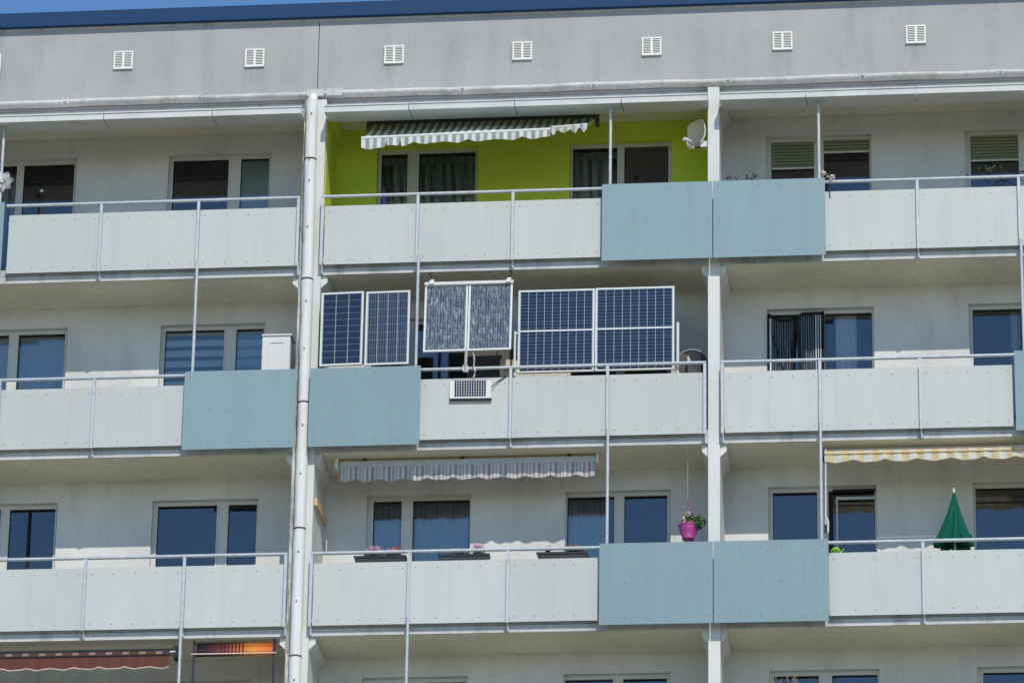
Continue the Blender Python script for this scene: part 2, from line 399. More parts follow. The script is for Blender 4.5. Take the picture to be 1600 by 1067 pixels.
# slabs, fascias, corbels, walls per bay and storey
for si, b in enumerate(BASE):
    for bi, (x0, x1) in enumerate(BAYS):
        l = x0+HALF[x0]; r = x1-HALF[x1]
        # floor slab of this storey
        obj('balcony_slab', MB().box(l+.002, r-.002, -.06, WY+.2, b-.215, b-.03), 'soffit', B)
        f = obj('slab_fascia', MB().box(l-.002, r+.002, -.10, -.062, b-.218, b-.112).box(l-.002, r+.002, -.075, -.063, b-.112, b-.10).box(l-.002, r+.002, -.09, -.062, b-.10, b+.0), 'fascia', B)
        # corbels under the soffit, on both partition walls
        for X, sgn in ((l, 1), (r, -1)):
            zt = b-.22
            poly = [(X, zt), (X+sgn*.095, zt), (X+sgn*.095, zt-.10), (X, zt-.19)]
            if sgn > 0: poly = poly[::-1]
            obj('corbel', MB().prism(poly, -.055, WY-.002), 'wall', B)
        if si == 0:
            obj('top_ceiling', MB().box(l, r, .112, WY+.2, 2.59, 2.65), 'soffit', B)
            for X, sgn in ((l, 1), (r, -1)):
                zt = 2.588
                poly = [(X, zt), (X+sgn*.095, zt), (X+sgn*.095, zt-.10), (X, zt-.19)]
                if sgn > 0: poly = poly[::-1]
                obj('corbel', MB().prism(poly, .113, WY-.002), 'green' if (bi == 1) else 'wall', B)
        # back wall with two openings
        wm = 'green' if (si == 0 and bi == 1) else 'wall'
        top = b+2.588; bot = b-.03
        mb = MB(); xs = l
        for (a, c_) in OPEN[bi]:
            mb.box(xs, a, WY, WY+.2, bot, top)
            mb.box(a, c_, WY, WY+.2, b+2.27, top)
            mb.box(a, c_, WY, WY+.2, bot, b+.85 if False else b+.05)
            xs = c_
        mb.box(xs, r, WY, WY+.2, bot, top)
        wo = obj('back_wall', mb, wm, B)
        if wm == 'green':
            wo['label'] = 'lime green painted balcony back wall'
            for X, sgn in ((l, 1), (r, -1)):
                q = obj('side_wall', MB().box(min(X, X+sgn*.008), max(X, X+sgn*.008), -.0, WY-.003, bot, top-.0), 'green', B)
                q['label'] = 'lime green painted balcony side wall'
        # room behind
        obj('room', MB().quad((l, 3.2, bot), (r, 3.2, bot), (r, 3.2, top), (l, 3.2, top)).quad((l, WY+.2, bot), (r, WY+.2, bot), (r, 3.2, bot), (l, 3.2, bot)).quad((l, WY+.2, top), (r, WY+.2, top), (r, 3.2, top), (l, 3.2, top)).quad((l, WY+.2, bot), (l, 3.2, bot), (l, 3.2, top), (l, WY+.2, top)).quad((r, WY+.2, bot), (r, 3.2, bot), (r, 3.2, top), (r, WY+.2, top)), 'room', B)
obj('lower_wall', MB().box(-5.8, 11.9, WY, WY+.2, GZ, -8.65), 'wall', B)
obj('end_wall', MB().box(-12, -6.17, .3, 8, GZ, 3.9), 'wall', B)
obj('end_wall', MB().box(12.09, 18, .3, 8, GZ, 3.9), 'wall', B)

# ------------------------------------------------------------ windows (parts of the building)
def window(bi, si, k, split, gtop=2.205, frame='frame', left_door=False, mullion=True):
    """split: list of glass extents (x0,x1); frame fills the rest of the opening"""
    a, c_ = OPEN[bi][k]; b = BASE[si]
    W = subgroup('window', B, ((a+c_)/2, GY, b+.05))
    zt = b+2.27; zb = b+.05; y0 = GY-.03; y1 = GY+.03
    mb = MB()
    mb.box(a, c_, y0, y1, b+gtop, zt); mb.box(a, c_, y0, y1, zb, b+.15)
    xs = a
    for (p, q) in split: 
        if p-xs > .002: mb.box(xs, p, y0, y1, b+.15, b+gtop)
        xs = q
    if c_-xs > .002: mb.box(xs, c_, y0, y1, b+.15, b+gtop)
    # casement beads: a raised strip round each pane and the shadow gap in the mullion
    for (p, q) in split:
        bw = .022
        mb.box(p-bw, p-.001, y0-.014, y0-.001, b+.15, b+gtop+bw); mb.box(q+.001, q+bw, y0-.014, y0-.001, b+.15, b+gtop+bw)
        mb.box(p-.001, q+.001, y0-.014, y0-.001, b+gtop+.001, b+gtop+bw)
    obj('window_frame', mb, frame, W)
    for (p, q) in split:
        obj('window_seal', MB().box(p, p+.008, y0+.012, y0+.02, b+.15, b+gtop).box(q-.008, q, y0+.012, y0+.02, b+.15, b+gtop).box(p+.008, q-.008, y0+.012, y0+.02, b+gtop-.016, b+gtop), 'netdark', W)
        obj('pane', MB().quad((p, GY, b+.15), (q, GY, b+.15), (q, GY, b+gtop), (p, GY, b+gtop)), 'glass', W)
    return W
WIN = {}
WIN['A1a'] = window(0, 0, 0, [(-5.40, -4.80), (-4.69, -3.90)])
WIN['A1b'] = window(0, 0, 1, [(-2.36, -1.50), (-1.31, -.875)])
WIN['B1a'] = window(0, 1, 0, [(-5.40, -4.765), (-4.615, -3.90)])
WIN['B1b'] = window(0, 1, 1, [(-2.36, -1.46), (-1.275, -.86)])
WIN['C1a'] = window(0, 2, 0, [(-5.40, -4.725), (-4.59, -3.90)])
WIN['C1b'] = window(0, 2, 1, [(-2.35, -1.46), (-1.285, -.86)])
WIN['A2a'] = window(1, 0, 0, [(.86, 1.26), (1.435, 2.30)])
WIN['A2b'] = window(1, 0, 1, [(3.79, 4.465), (4.57, 5.24)])
WIN['B2a'] = window(1, 1, 0, [(.86, 1.26), (1.435, 2.30)])
WIN['B2b'] = window(1, 1, 1, [(3.79, 4.465), (4.60, 5.24)])
WIN['C2a'] = window(1, 2, 0, [(.885, 1.305), (1.475, 2.32)])
WIN['C2b'] = window(1, 2, 1, [(3.765, 4.455), (4.605, 5.235)])
WIN['D2a'] = window(1, 3, 0, [(.885, 1.305), (1.475, 2.32)])
WIN['D2b'] = window(1, 3, 1, [(3.765, 4.455), (4.605, 5.235)])
WIN['A3a'] = window(2, 0, 0, [(6.795, 7.44), (7.585, 8.27)])
WIN['A3b'] = window(2, 0, 1, [(9.785, 10.5), (10.65, 11.2)])
WIN['B3a'] = window(2, 1, 0, [(6.75, 7.53), (7.57, 8.27)])
WIN['B3b'] = window(2, 1, 1, [(9.755, 10.6), (10.75, 11.2)])
WIN['C3a'] = window(2, 2, 0, [(6.785, 7.43), (7.62, 8.27)])
WIN['C3b'] = window(2, 2, 1, [(9.735, 10.6), (10.75, 11.2)])
WIN['D3a'] = window(2, 3, 0, [(6.785, 7.43), (7.62, 8.27)])
WIN['D3b'] = window(2, 3, 1, [(9.785, 10.6), (10.75, 11.2)])
for bi_ in (0,):
    window(0, 3, 0, [(-5.40, -4.725), (-4.59, -3.90)]); window(0, 3, 1, [(-2.35, -1.46), (-1.285, -.86)])
# roller shutters with horizontal slats on the top right flat
def shutter(win, x0, x1, zt, zb, lab=None):
    n_ = int((zt-zb)/.052)
    for i in range(n_):
        z1 = zt-i*.052
        mb = MB().hexa([(x0, 1.035, z1-.048), (x1, 1.035, z1-.048), (x1, 1.045, z1-.048), (x0, 1.045, z1-.048), (x0, 1.022, z1-.02), (x1, 1.022, z1-.02), (x1, 1.045, z1), (x0, 1.045, z1)])
        o = obj('shutter_slat', mb, 'olive', win)
    obj('shutter_bar', MB().box(x0, x1, 1.02, 1.045, zt-n_*.052-.022, zt-n_*.052), 'frame', win)
    obj('shutter_backing', MB().box(x0, x1, 1.0455, 1.048, zt-n_*.052, zt), 'dark', win)
shutter(WIN['A3a'], 6.80, 7.44, 2.20, 1.76)
shutter(WIN['A3a'], 7.59, 8.27, 2.235, 1.98)
shutter(WIN['A3b'], 9.79, 10.5, 2.235, 1.80)
shutter(WIN['A3b'], 10.65, 11.2, 2.235, 1.80)
# half-raised pleated blinds behind the glass on the green balcony
for k, (a, c_) in (('A2a', (.86, 1.26)), ('A2a', (1.435, 2.30)), ('A2b', (3.79, 4.465))):
    mb = MB()
    for i in range(4): mb.box(a+.01, c_-.01, 1.09, 1.11, 2.14-i*.03, 2.158-i*.03)
    obj('raised_blind', mb, 'greenblind', WIN[k])
obj('roller_blind', MB().box(-1.31, -.875, 1.10, 1.105, .9, 2.2), 'greenblind', WIN['A1b'])
obj('zebra_blind', MB().box(-2.36, -1.46, 1.10, 1.105, -2.0, -.60), 'zebra', WIN['B1b'])
obj('zebra_blind', MB().box(-1.275, -.86, 1.10, 1.105, -2.0, -.60), 'zebra2', WIN['B1b'])
obj('glazing_bar', MB().box(-4.31, -4.27, 1.03, 1.066, -5.4, -3.4), 'netdark', WIN['C1a'])
o = obj('door_screen', MB().box(4.572, 5.238, 1.045, 1.055, .15, 2.20), 'brownscreen', WIN['A2b']); o['label'] = 'dark brown insect screen filling the door'
obj('screen_grip', MB().tube([(4.76, 1.044, 1.70), (4.76, 1.03, 1.70)], .03, 12), 'netdark', WIN['A2b'])
mb = MB().box(7.60, 7.66, 1.0, 1.035, -5.4, -3.4).box(7.66, 8.285, 1.0, 1.035, -3.41, -3.37)
o = obj('door_screen_frame', mb, 'netdark', WIN['C3a'])
obj('screen_upright', MB().box(7.71, 7.735, 1.0, 1.035, -5.4, -3.48).box(7.735, 8.28, 1.0, 1.035, -3.53, -3.49), 'galv', WIN['C3a'])

# ------------------------------------------------------------ balconies: panels, rail, posts
def rivets(mb, x0, x1, zs, y, n, e=.07):
    for z in zs:
        for i in range(n):
            x = x0+e+(x1-x0-2*e)*i/(n-1)+random.uniform(-.006, .006)
            mb.tube([(x, y-.004, z+random.uniform(-.004, .004)), (x, y+.004, z)], .0085, 6)
def balcony(si, name_x, greys, blues, posts, rail, fulls, ends):
    b = BASE[si]
    P = subgroup('balcony', B, (name_x, -.2, b))
    rv = MB()
    for x0, x1 in greys:
        t = random.uniform(-.004, .004)
        o = obj('parapet_panel', MB().box(x0+.022, x1-.022, -.19+t, -.178+t, b-.09, b+.85), 'grey', P)
        o['label'] = 'light grey parapet panel'
        rivets(rv, x0+.022, x1-.022, (b+.755, b-.01), -.19+t, 5)
    for x0, x1 in blues:
        o = obj('parapet_panel', MB().box(x0+.004, x1-.004, -.31, -.296, b-.20, b+1.02), 'blue', P)
        o['label'] = 'pale blue taller parapet panel set forward'
        rivets(rv, x0, x1, (b+.93, b+.41, b-.10), -.31, 6, .08)
        mb = MB()
        for z in (b+.93, b+.41, b-.10): mb.box(x0+.03, x1-.03, -.294, -.25, z-.02, z+.02)
        for xx in (x0+.06, (x0+x1)/2, x1-.06): mb.box(xx-.02, xx+.02, -.249, -.20, b-.15, b+.95)
        obj('panel_bracket', mb, 'galv', P)
    o = obj('rivet', rv, 'rivet', P); o['kind'] = 'stuff'
    mb = MB()
    for x in posts+ends:
        obj('post', MB().box(x-.021, x+.021, -.235, -.198, b-.11, b+.975), 'galv', P)
        obj('post_foot', MB().box(x-.016, x+.016, -.125, -.101, b-.205, b-.05), 'galv', P)
    for x0, x1 in rail:
        mb = MB().tube([(x0, -.215, b+.992), (x1, -.215, b+.992)], .026, 10)
        obj('handrail', mb, 'galv', P, True)
        mb = MB()
        obj('panel_carrier', MB().box(x0+.03, x1-.03, -.176, -.15, b+.70, b+.74).box(x0+.03, x1-.03, -.176, -.15, b-.03, b+.01), 'galv', P)
    for x in fulls:      # tall posts running up to the slab or canopy above
        zt = b+2.245 if si == 0 else b+2.8-.0
        obj('tall_post', MB().tube([(x, -.235, b+.2), (x, -.235, zt)], .0235, 10), 'galv', P, True)
        if si == 0: obj('post_cap', MB().box(x-.04, x+.04, -.275, -.195, zt, zt+.04), 'galv', P)
    for x in ends:
        obj('side_bracket', MB().box(x-.02, x+.02, -.18, -.10, b+.55, b+.60).box(x-.02, x+.02, -.18, -.10, b+.05, b+.10), 'galv', P)
# storey A
balcony(0, -3, [(-4.60, -3.17), (-3.17, -1.695), (-1.695, -.20)], [(-6.0, -4.63)], [-3.17, -1.695], [(-4.62, -.165)], [-4.73], [-.185])
balcony(0, 3, [(.19, 1.61), (1.61, 3.03), (3.03, 4.37)], [(4.36, 5.997)], [1.61, 3.03], [(.16, 4.40)], [4.475], [.18])
balcony(0, 9, [(7.62, 9.0), (9.0, 10.48), (10.48, 11.85)], [(6.003, 7.655)], [9.0, 10.48], [(7.62, 11.86)], [7.565], [11.86])
# storey B
balcony(1, -3, [(-5.85, -4.56), (-4.56, -3.14), (-3.14, -1.77)], [(-1.775, -.105)], [-4.56, -3.14], [(-5.85, -1.75)], [-1.675], [-5.85])
balcony(1, 3, [(1.69, 3.04), (3.04, 4.46), (4.46, 5.88)], [(.085, 1.73)], [3.04, 4.46], [(1.70, 5.895)], [1.64], [5.875])
balcony(1, 9, [(6.14, 7.545), (7.545, 8.99), (8.99, 10.34)], [(10.34, 11.9)], [7.545, 8.99], [(6.11, 10.36)], [10.49], [6.13])
# storey C
balcony(2, -3, [(-5.85, -4.62), (-4.62, -3.125), (-3.125, -1.67), (-1.67, -.20)], [], [-4.62, -3.125, -1.67], [(-5.85, -.165)], [], [-.185])
balcony(2, 3, [(.20, 1.61), (1.61, 3.045), (3.045, 4.37)], [(4.365, 5.997)], [1.61, 3.045], [(.17, 4.40)], [4.47], [.19])
balcony(2, 9, [(7.62, 8.98), (8.98, 10.45), (10.45, 11.85)], [(6.003, 7.64)], [8.98, 10.45], [(7.61, 11.86)], [7.545], [11.86])
# storey D: only the tall posts reach into the picture
balcony(3, -3, [(-5.85, -4.56), (-4.56, -3.14), (-3.14, -1.77)], [(-1.775, -.105)], [-4.56, -3.14], [(-5.85, -1.75)], [-1.675], [-5.85])
balcony(3, 3, [(1.69, 3.04), (3.04, 4.46), (4.46, 5.88)], [(.085, 1.73)], [3.04, 4.46], [(1.70, 5.895)], [1.615], [5.875])
balcony(3, 9, [(6.14, 7.545), (7.545, 8.99), (8.99, 10.34)], [(10.34, 11.9)], [7.545, 8.99], [(6.11, 10.36)], [], [6.13])

# ------------------------------------------------------------ attic vents
VL = [(-5.05, 3.47, 'white double louvre vent cut by the left edge of the picture'),
      (-3.0, 3.44, 'white double louvre vent in the attic wall above the left flat, left of two'),
      (-.975, 3.405, 'white double louvre vent nearest the vertical wall joint, on its left'),
      (1.16, 3.385, 'white double louvre vent just right of the vertical wall joint'),
      (3.11, 3.375, 'white double louvre vent above the right end of the teal striped awning'),
      (5.065, 3.38, 'white double louvre vent above the satellite dish and right pillar'),
      (7.03, 3.40, 'white double louvre vent above the half-closed olive shutters'),
      (9.02, 3.435, 'white double louvre vent furthest right in the attic wall')]
for i, (x, z, lab) in enumerate(VL):
    V = thing('wall_vent', lab, 'vent', (x, -.02, z-.15), 'louvre vents along the attic wall')
    t = .148; f = .022
    mb = MB().box(x-t, x+t, -.034, -.002, z+t-f, z+t).box(x-t, x+t, -.034, -.002, z-t, z-t+f)
    mb.box(x-t, x-t+f, -.034, -.002, z-t+f, z+t-f).box(x+t-f, x+t, -.034, -.002, z-t+f, z+t-f).box(x-.016, x+.016, -.032, -.002, z-t+f, z+t-f)
    obj('vent_frame', mb, 'vent', V)
    obj('vent_back', MB().box(x-t+f, x+t-f, -.006, -.0015, z-t+f, z+t-f), 'greybrown', V)
    mb = MB()
    for a, c_ in ((x-t+f, x-.016), (x+.016, x+t-f)):
        for k in range(9):
            zz = z-t+f+.004+k*.0275
            mb.hexa([(a, -.026, zz), (c_, -.026, zz), (c_, -.010, zz+.010), (a, -.010, zz+.010), (a, -.026, zz+.012), (c_, -.026, zz+.012), (c_, -.010, zz+.022), (a, -.010, zz+.022)])
    obj('louvres', mb, 'vent', V)

# ------------------------------------------------------------ solar panels
def solar(label, P0, U, Vv, cols, rows, cm, gapx=.006, gapz=.006, fw=.026, group='solar panels on the middle balcony', mid=None, backrow=None, fmat='alu'):
    """P0 lower-left corner, U across, Vv upwards (vectors, metres); the face looks towards U x V"""
    P0 = Vector(P0); U = Vector(U); Vv = Vector(Vv); u = U.normalized(); v = Vv.normalized(); n_ = u.cross(v)
    T = thing('solar_panel', label, 'solar panel', tuple(P0), group)
    L, Hh = U.length, Vv.length
    def bx(a0, a1, b0, b1, d0, d1, mb):
        pts = [P0+u*a+v*b_+n_*d for b_, d, a in ((b0, d1, a0), (b0, d1, a1), (b0, d0, a1), (b0, d0, a0), (b1, d1, a0), (b1, d1, a1), (b1, d0, a1), (b1, d0, a0))]
        return mb.hexa(pts)
    mb = MB(); bx(0, L, 0, fw, -.035, .006, mb); bx(0, L, Hh-fw, Hh, -.035, .006, mb); bx(0, fw, fw, Hh-fw, -.035, .006, mb); bx(L-fw, L, fw, Hh-fw, -.035, .006, mb)
    obj('panel_frame', mb, fmat, T)
    mb = MB(); bx(fw, L-fw, fw, Hh-fw, -.012, -.006, mb); obj('backsheet', mb, 'backsheet', T)
    bands = [(fw+.006, Hh-fw-.006)] if mid is None else [(fw+.006, mid-.014), (mid+.014, Hh-fw-.006)]
    if mid is not None:
        mb = MB(); bx(fw, L-fw, mid-.012, mid+.012, -.005, .004, mb); obj('middle_bar', mb, fmat, T)
    if cm is None: return T, (lambda *a: bx(*a))
    cw = (L-2*fw-.012)/cols
    for (b0, b1) in bands:
        ch = (b1-b0)/rows
        for i in range(cols):
            for j in range(rows):
                a0 = fw+.006+i*cw+gapx/2; z0 = b0+j*ch+gapz/2
                mb = MB(); bx(a0, a0+cw-gapx, z0, z0+ch-gapz, -.006, -.001, mb)
                obj('cell', mb, cm, T)
    return T, bx
solar('narrow blue solar panel with three columns of cells, standing right of the drainpipe', (.222, -.30, -1.745), (.628, 0, .012), (-.0, .0, 1.155), 3, 11, 'cell', .011, .009)
solar('narrow blue solar panel with finely ribbed cells, right of the three-column panel', (.888, -.30, -1.748), (.652, 0, .008), (.0, .0, 1.158), 4, 9, 'cell_v', .010, .009)
SB = [(1.79, -.62, -1.685), (2.405, -.62, -1.675), (3.03, -.62, -1.665)]
solar('solar panel with painted silvery glints, tilted outwards, left of the hanging pair', (1.765, -.41, -1.605), (.638, 0, .004), (-.0, .07, 1.08), 6, 9, 'cell_g', .003, .004, group='solar panels on the middle balcony')
solar('solar panel with painted silvery glints, tilted outwards, right of the hanging pair', (2.412, -.41, -1.602), (.645, 0, .006), (.005, .07, 1.085), 6, 9, 'cell_g', .003, .004)
solar('large dark blue solar panel with white middle bar, standing next to the tilted pair', (3.125, -.12, -1.862), (1.125, 0, .0), (0, .0, 1.30), 9, 5, 'cell_h', .010, .007, mid=.655)
solar('large dark blue solar panel with white middle bar, furthest right by the dark dish', (4.262, -.12, -1.862), (1.16, 0, -.0), (0, .0, 1.305), 9, 5, 'cell_h', .010, .007, mid=.66)
T, bx = solar('small solar panel with broad white border hung on the grey parapet panel', (2.150, -.245, -2.28), (.615, 0, -.006), (-.006, .03, .315), 1, 1, None, fw=.008, fmat='white')
for o in list(T.children):
    if o.name.startswith('backsheet'): o.data.materials[0] = M['white']
mb = MB(); cw = .036
for i in range(13):
    for j in range(6):
        bx(.072+i*cw, .072+i*cw+.027, .034+j*.044, .034+j*.044+.034, -.005, .002, mb)
obj('cell_field', mb, 'cell', T)
mb = MB(); bx(0, .615, -.018, 0, -.04, .0, mb); obj('painted_shadow_strip', mb, 'blackmetal', T)  # black strip standing in for the thin shadow under this panel
# fittings that carry the panels
T = thing('panel_hanger', 'white top rail with hooks holding the tilted solar panels to the slab edge', 'bracket', (2.4, -.36, -.5))
obj('top_rail', MB().box(1.76, 3.075, -.372, -.345, -.535, -.49), 'white', T)
for x in (1.86, 3.0):
    obj('bracket_plate', MB().hexa([(x-.045, -.40, -.53), (x+.035, -.40, -.53), (x+.035, -.38, -.53), (x-.045, -.38, -.53), (x-.01, -.395, -.46), (x+.045, -.395, -.46), (x+.045, -.38, -.46), (x-.01, -.38, -.46)]), 'white', T)
    xs = 1.80 if x < 2 else 3.0
    obj('hook', MB().tube([(x, -.38, -.45), (xs+.04, -.25, -.36), (xs, -.13, -.25)], .009, 6).tube([(xs, -.14, -.25), (xs, -.10, -.25)], .02, 8), 'blackmetal', T)
T = thing('panel_strut', 'white strut propping the tilted solar panels off the handrail', 'strut', (2.385, -.24, -1.86))
obj('strut_tube', MB().tube([(2.40, -.40, -1.60), (2.375, -.25, -1.87)], .022, 10), 'white', T)
obj('strut_clamp', MB().box(2.335, 2.355, -.27, -.20, -1.86, -1.77).box(2.395, 2.415, -.27, -.20, -1.87, -1.78), 'white', T)
obj('strut_cable', MB().tube([(2.50, -.38, -1.62), (2.515, -.34, -1.71), (2.50, -.28, -1.80), (2.52, -.27, -1.87), (2.51, -.25, -1.93), (2.49, -.23, -1.96)], .012, 8), 'white', T)
T = thing('panel_stand', 'pale upright tubes clamped beside the large solar panels', 'stand', (4.2, -.13, -1.9))
obj('upright', MB().tube([(3.085, -.16, -1.92), (3.085, -.16, -1.22)], .017, 8), 'white', T)
obj('upright', MB().tube([(5.475, -.14, -1.95), (5.475, -.14, -1.14)], .022, 8), 'white', T)
obj('clamp', MB().box(3.08, 3.135, -.17, -.13, -1.26, -1.24), 'white', T)
obj('clamp', MB().box(3.35, 3.37, -.14, -.06, -2.02, -1.9), 'white', T)
obj('base_box', MB().box(4.05, 4.32, -.06, .1, -2.02, -1.93), 'blackmetal', T)
T = thing('power_cable', 'thin dark cable from the small solar panel up over the parapet', 'cable', (2.85, -.22, -2.1))
obj('cable_run', MB().tube([(2.765, -.26, -2.12), (2.82, -.23, -2.05), (2.90, -.21, -1.99), (2.97, -.20, -1.94)], .006, 5), 'blackmetal', T)
obj('cable_run', MB().tube([(2.765, -.25, -2.13), (2.84, -.22, -2.02), (2.95, -.20, -1.95)], .004, 5), 'blackmetal', T)
T = thing('peach_box', 'small peach coloured box behind the handrail left of the big solar panels', 'box', (2.95, .2, -2.83))
obj('box_body', MB().box(2.84, 3.05, .10, .28, -1.66, -1.56), 'peach', T); obj('box_leg', MB().box(2.84, 2.90, .10, .16, -2.83, -1.66), 'peach', T)
T = thing('storage_board', 'grey brown board standing below the tilted solar panels', 'board', (2.5, .5, -2.83))
obj('board', MB().box(2.30, 3.02, .52, .56, -2.83, -1.22), 'greybrown', T); obj('board_handle', MB().box(2.62, 2.74, .505, .519, -1.55, -1.535), 'frame', T)

# ------------------------------------------------------------ white cabinet, dishes
T = thing('balcony_cabinet', 'tall white cabinet beside the left pillar behind the blue panel', 'cabinet', (-.53, .2, -2.83))
obj('cabinet_body', MB().box(-.745, -.325, .30, .64, -2.83, -1.01), 'white', T)
obj('cabinet_top', MB().box(-.75, -.30, .28, .65, -1.008, -.985), 'white', T)
obj('cabinet_door', MB().box(-.73, -.32, .28, .298, -2.80, -1.07), 'white', T)
obj('door_moulding', MB().box(-.64, -.63, .27, .279, -2.7, -1.12).box(-.43, -.42, .27, .279, -2.7, -1.12).box(-.63, -.43, .27, .279, -1.13, -1.12), 'white', T)
# satellite dish on the right pillar, facing left
T = thing('satellite_dish', 'beige satellite dish on a box arm fixed to the pillar above the blue panels', 'satellite dish', (5.80, .0, 1.75))
ctr = Vector((5.745, .10, 1.955)); ax = Vector((-.70, -.70, .02)).normalized()
ay = ax.cross(Vector((0, 0, 1))).normalized(); az = ay.cross(ax)
def dish(off):
    def fn(u, v):
        a = (u-.5)*2; c2 = (v-.5)*2
        ex = a*math.sqrt(1-.32*c2*c2)*.195; ez = c2*math.sqrt(1-.32*a*a)*.215
        d = (ex*ex+ez*ez)*1.7
        return ctr+ay*ex+az*ez+ax*(d+off-.05)
    return fn
mb = MB().grid(dish(0), 16, 16).grid(lambda u, v: dish(-.012)(1-u, v), 16, 16); obj('reflector', mb, 'beige', T, True)
rim = [dish(0)(t, 0) for t in [i/16 for i in range(17)]]+[dish(0)(1, t) for t in [i/16 for i in range(17)]]+[dish(0)(1-i/16, 1) for i in range(17)]+[dish(0)(0, 1-i/16) for i in range(17)]
obj('reflector_rim', MB().tube(rim, .010, 6), 'white', T)
low = ctr-az*.18; f_ = ctr+ax*.22-az*.15
obj('feed_arm', MB().tube([low-ax*.02, low+ax*.10-az*.06, f_-az*.07-ax*.03, f_], .013, 8).tube([low-ax*.02+ay*.05, low+ax*.10-az*.05+ay*.03, f_-az*.05-ax*.03], .008, 6), 'beige', T)
obj('receiver_head', MB().tube([f_+ax*.04+az*.005, f_-ax*.03], .032, 12).tube([f_-ax*.03, f_-ax*.10+az*.01], .018, 10), 'white', T, True)
obj('arm_box', MB().box(5.80, 5.913, -.02, .06, 1.71, 1.80), 'white', T)
obj('arm_clamp', MB().box(5.72, 5.80, -.01, .05, 1.72, 1.79), 'greybrown', T)
# dark round dish behind the middle balcony rail
T = thing('satellite_dish', 'dark round satellite dish behind the handrail beside the right pillar', 'satellite dish', (5.63, .42, -2.83))
ctr2 = Vector((5.645, .38, -1.63))
def d2(u, v):
    t = 2*math.pi*u; r_ = .255*v; return (ctr2.x+r_*math.cos(t), ctr2.y-.5*(r_*r_-.02), ctr2.z+r_*math.sin(t))
obj('reflector', MB().grid(d2, 40, 8), 'dishgrey', T, True)
obj('reflector_rim', MB().tube([d2(i/40, 1) for i in range(41)], .008, 6, cap=False), 'galv', T, True)
obj('dish_mast', MB().tube([(5.64, .46, -2.83), (5.64, .46, -1.55)], .02, 8), 'galv', T)
obj('mounting_plate', MB().box(5.47, 5.62, .29, .30, -1.93, -1.47), 'greybrown', T)
obj('receiver_head', MB().tube([(5.63, .02, -1.70), (5.62, -.02, -1.72)], .035, 10).tube([(5.60, .2, -1.56), (5.63, .05, -1.68)], .018, 8), 'white', T)

# ------------------------------------------------------------ curtains
def curtain(label, x0, x1, z0, z1, y, mt, amp=.02, per=.09, bottom=None, cols=None):
    T = thing('curtain', label, 'curtain', ((x0+x1)/2, y, z0))
    ph = random.uniform(0, 6)
    nu = max(8, int((x1-x0)/per*8))
    def fn(u, v):
        x = x0+(x1-x0)*u; zb = z0 if bottom is None else z0+bottom(u)
        return (x, y+amp*math.sin(2*math.pi*x/per+ph+.8*math.sin(x*7))*(.5+.5*(1-v)), zb+(z1-zb)*v)
    obj('curtain_cloth', MB().grid(fn, nu, 6), mt, T, True)
    obj('curtain_rail', MB().box(x0, x1, y+.02, y+.035, z1, z1+.02), 'frame', T)
    return T
curtain('dark grey striped curtain in the narrow left pane on the green balcony', 1.0, 1.26, .9, 2.15, 1.13, 'curt_dark', .02, .12)
curtain('wide dark grey striped curtain under the teal awning on the green balcony', 1.44, 2.30, .9, 2.15, 1.13, 'curt_dark', .02, .15)
curtain('dark grey curtain left of the brown door on the green balcony', 3.80, 4.33, .9, 2.15, 1.13, 'curt_dark', .02, .13)
def scal(p, a): return lambda u: a*abs(math.sin(math.pi*p*u))
for (x0, x1, lab) in ((.89, 1.30, 'narrow left pane of the flower box balcony'), (1.48, 2.32, 'wide pane of the flower box balcony'), (3.775, 4.36, 'pane behind the right flower box')):
    curtain('pale blue pleated net curtain in the '+lab, x0, x1, -4.7, -3.42, 1.165, 'curt_blue', .034, .085)
    curtain('dark scalloped pelmet above the net in the '+lab, x0, x1, -3.66, -3.40, 1.115, 'pelmet', .012, .09, scal((x1-x0)/.27, .03))
curtain('white net curtain with wavy bands in the far left window of the middle floor', -4.61, -3.91, -2.0, -.60, 1.165, 'curt_blue', .04, .2)
curtain('white net curtain in the narrow pane cut by the left edge, middle floor', -5.3, -4.77, -2.0, -.60, 1.165, 'curt_blue', .04, .2)
curtain('sheer white curtain hanging in the open window right of the insect net', 7.73, 8.04, -2.0, -.58, 1.14, 'curt_white', .02, .07)
curtain('grey patterned curtain far left on the top floor', -5.3, -4.82, 0.6, 2.1, 1.16, 'curt_dark', .02, .11)
curtain('faint dark curtain on the right of the rightmost middle floor window', 10.3, 10.59, -2.0, -.58, 1.16, 'curt_dark', .02, .11)
# insect net hung in front of the left casement, storey B right
T = thing('insect_net', 'sagging black trimmed magnetic insect net curtain in two halves', 'insect net', (7.15, .93, -2.6))
def topz(x):
    u = (x-6.735)/.83
    return -.61-.10*math.sin(math.pi*min(u/.62, 1))*(1 if u < .62 else 0)+.0
def half(xt0, xt1, xb0, xb1):
    def fn(u, v):
        xt = xt0+(xt1-xt0)*u; xb = xb0+(xb1-xb0)*u; z1 = topz(xt)-.03; z0 = -2.5
        return (xb+(xt-xb)*v, .925+.012*math.sin(u*40), z0+(z1-z0)*v)
    return fn
obj('net_half', MB().grid(half(6.76, 7.14, 6.76, 7.0), 60, 4), 'net', T, True)
obj('net_half', MB().grid(half(7.16, 7.55, 7.27, 7.55), 60, 4), 'net', T, True)
tr = MB()
pts = [(6.735+.83*i/24, .915, topz(6.735+.83*i/24)) for i in range(25)]
for a, c_ in zip(pts[:-1], pts[1:]): tr.hexa([(a[0], .905, a[2]-.05), (c_[0], .905, c_[2]-.05), (c_[0], .92, c_[2]-.05), (a[0], .92, a[2]-.05), (a[0], .905, a[2]), (c_[0], .905, c_[2]), (c_[0], .92, c_[2]), (a[0], .92, a[2])])
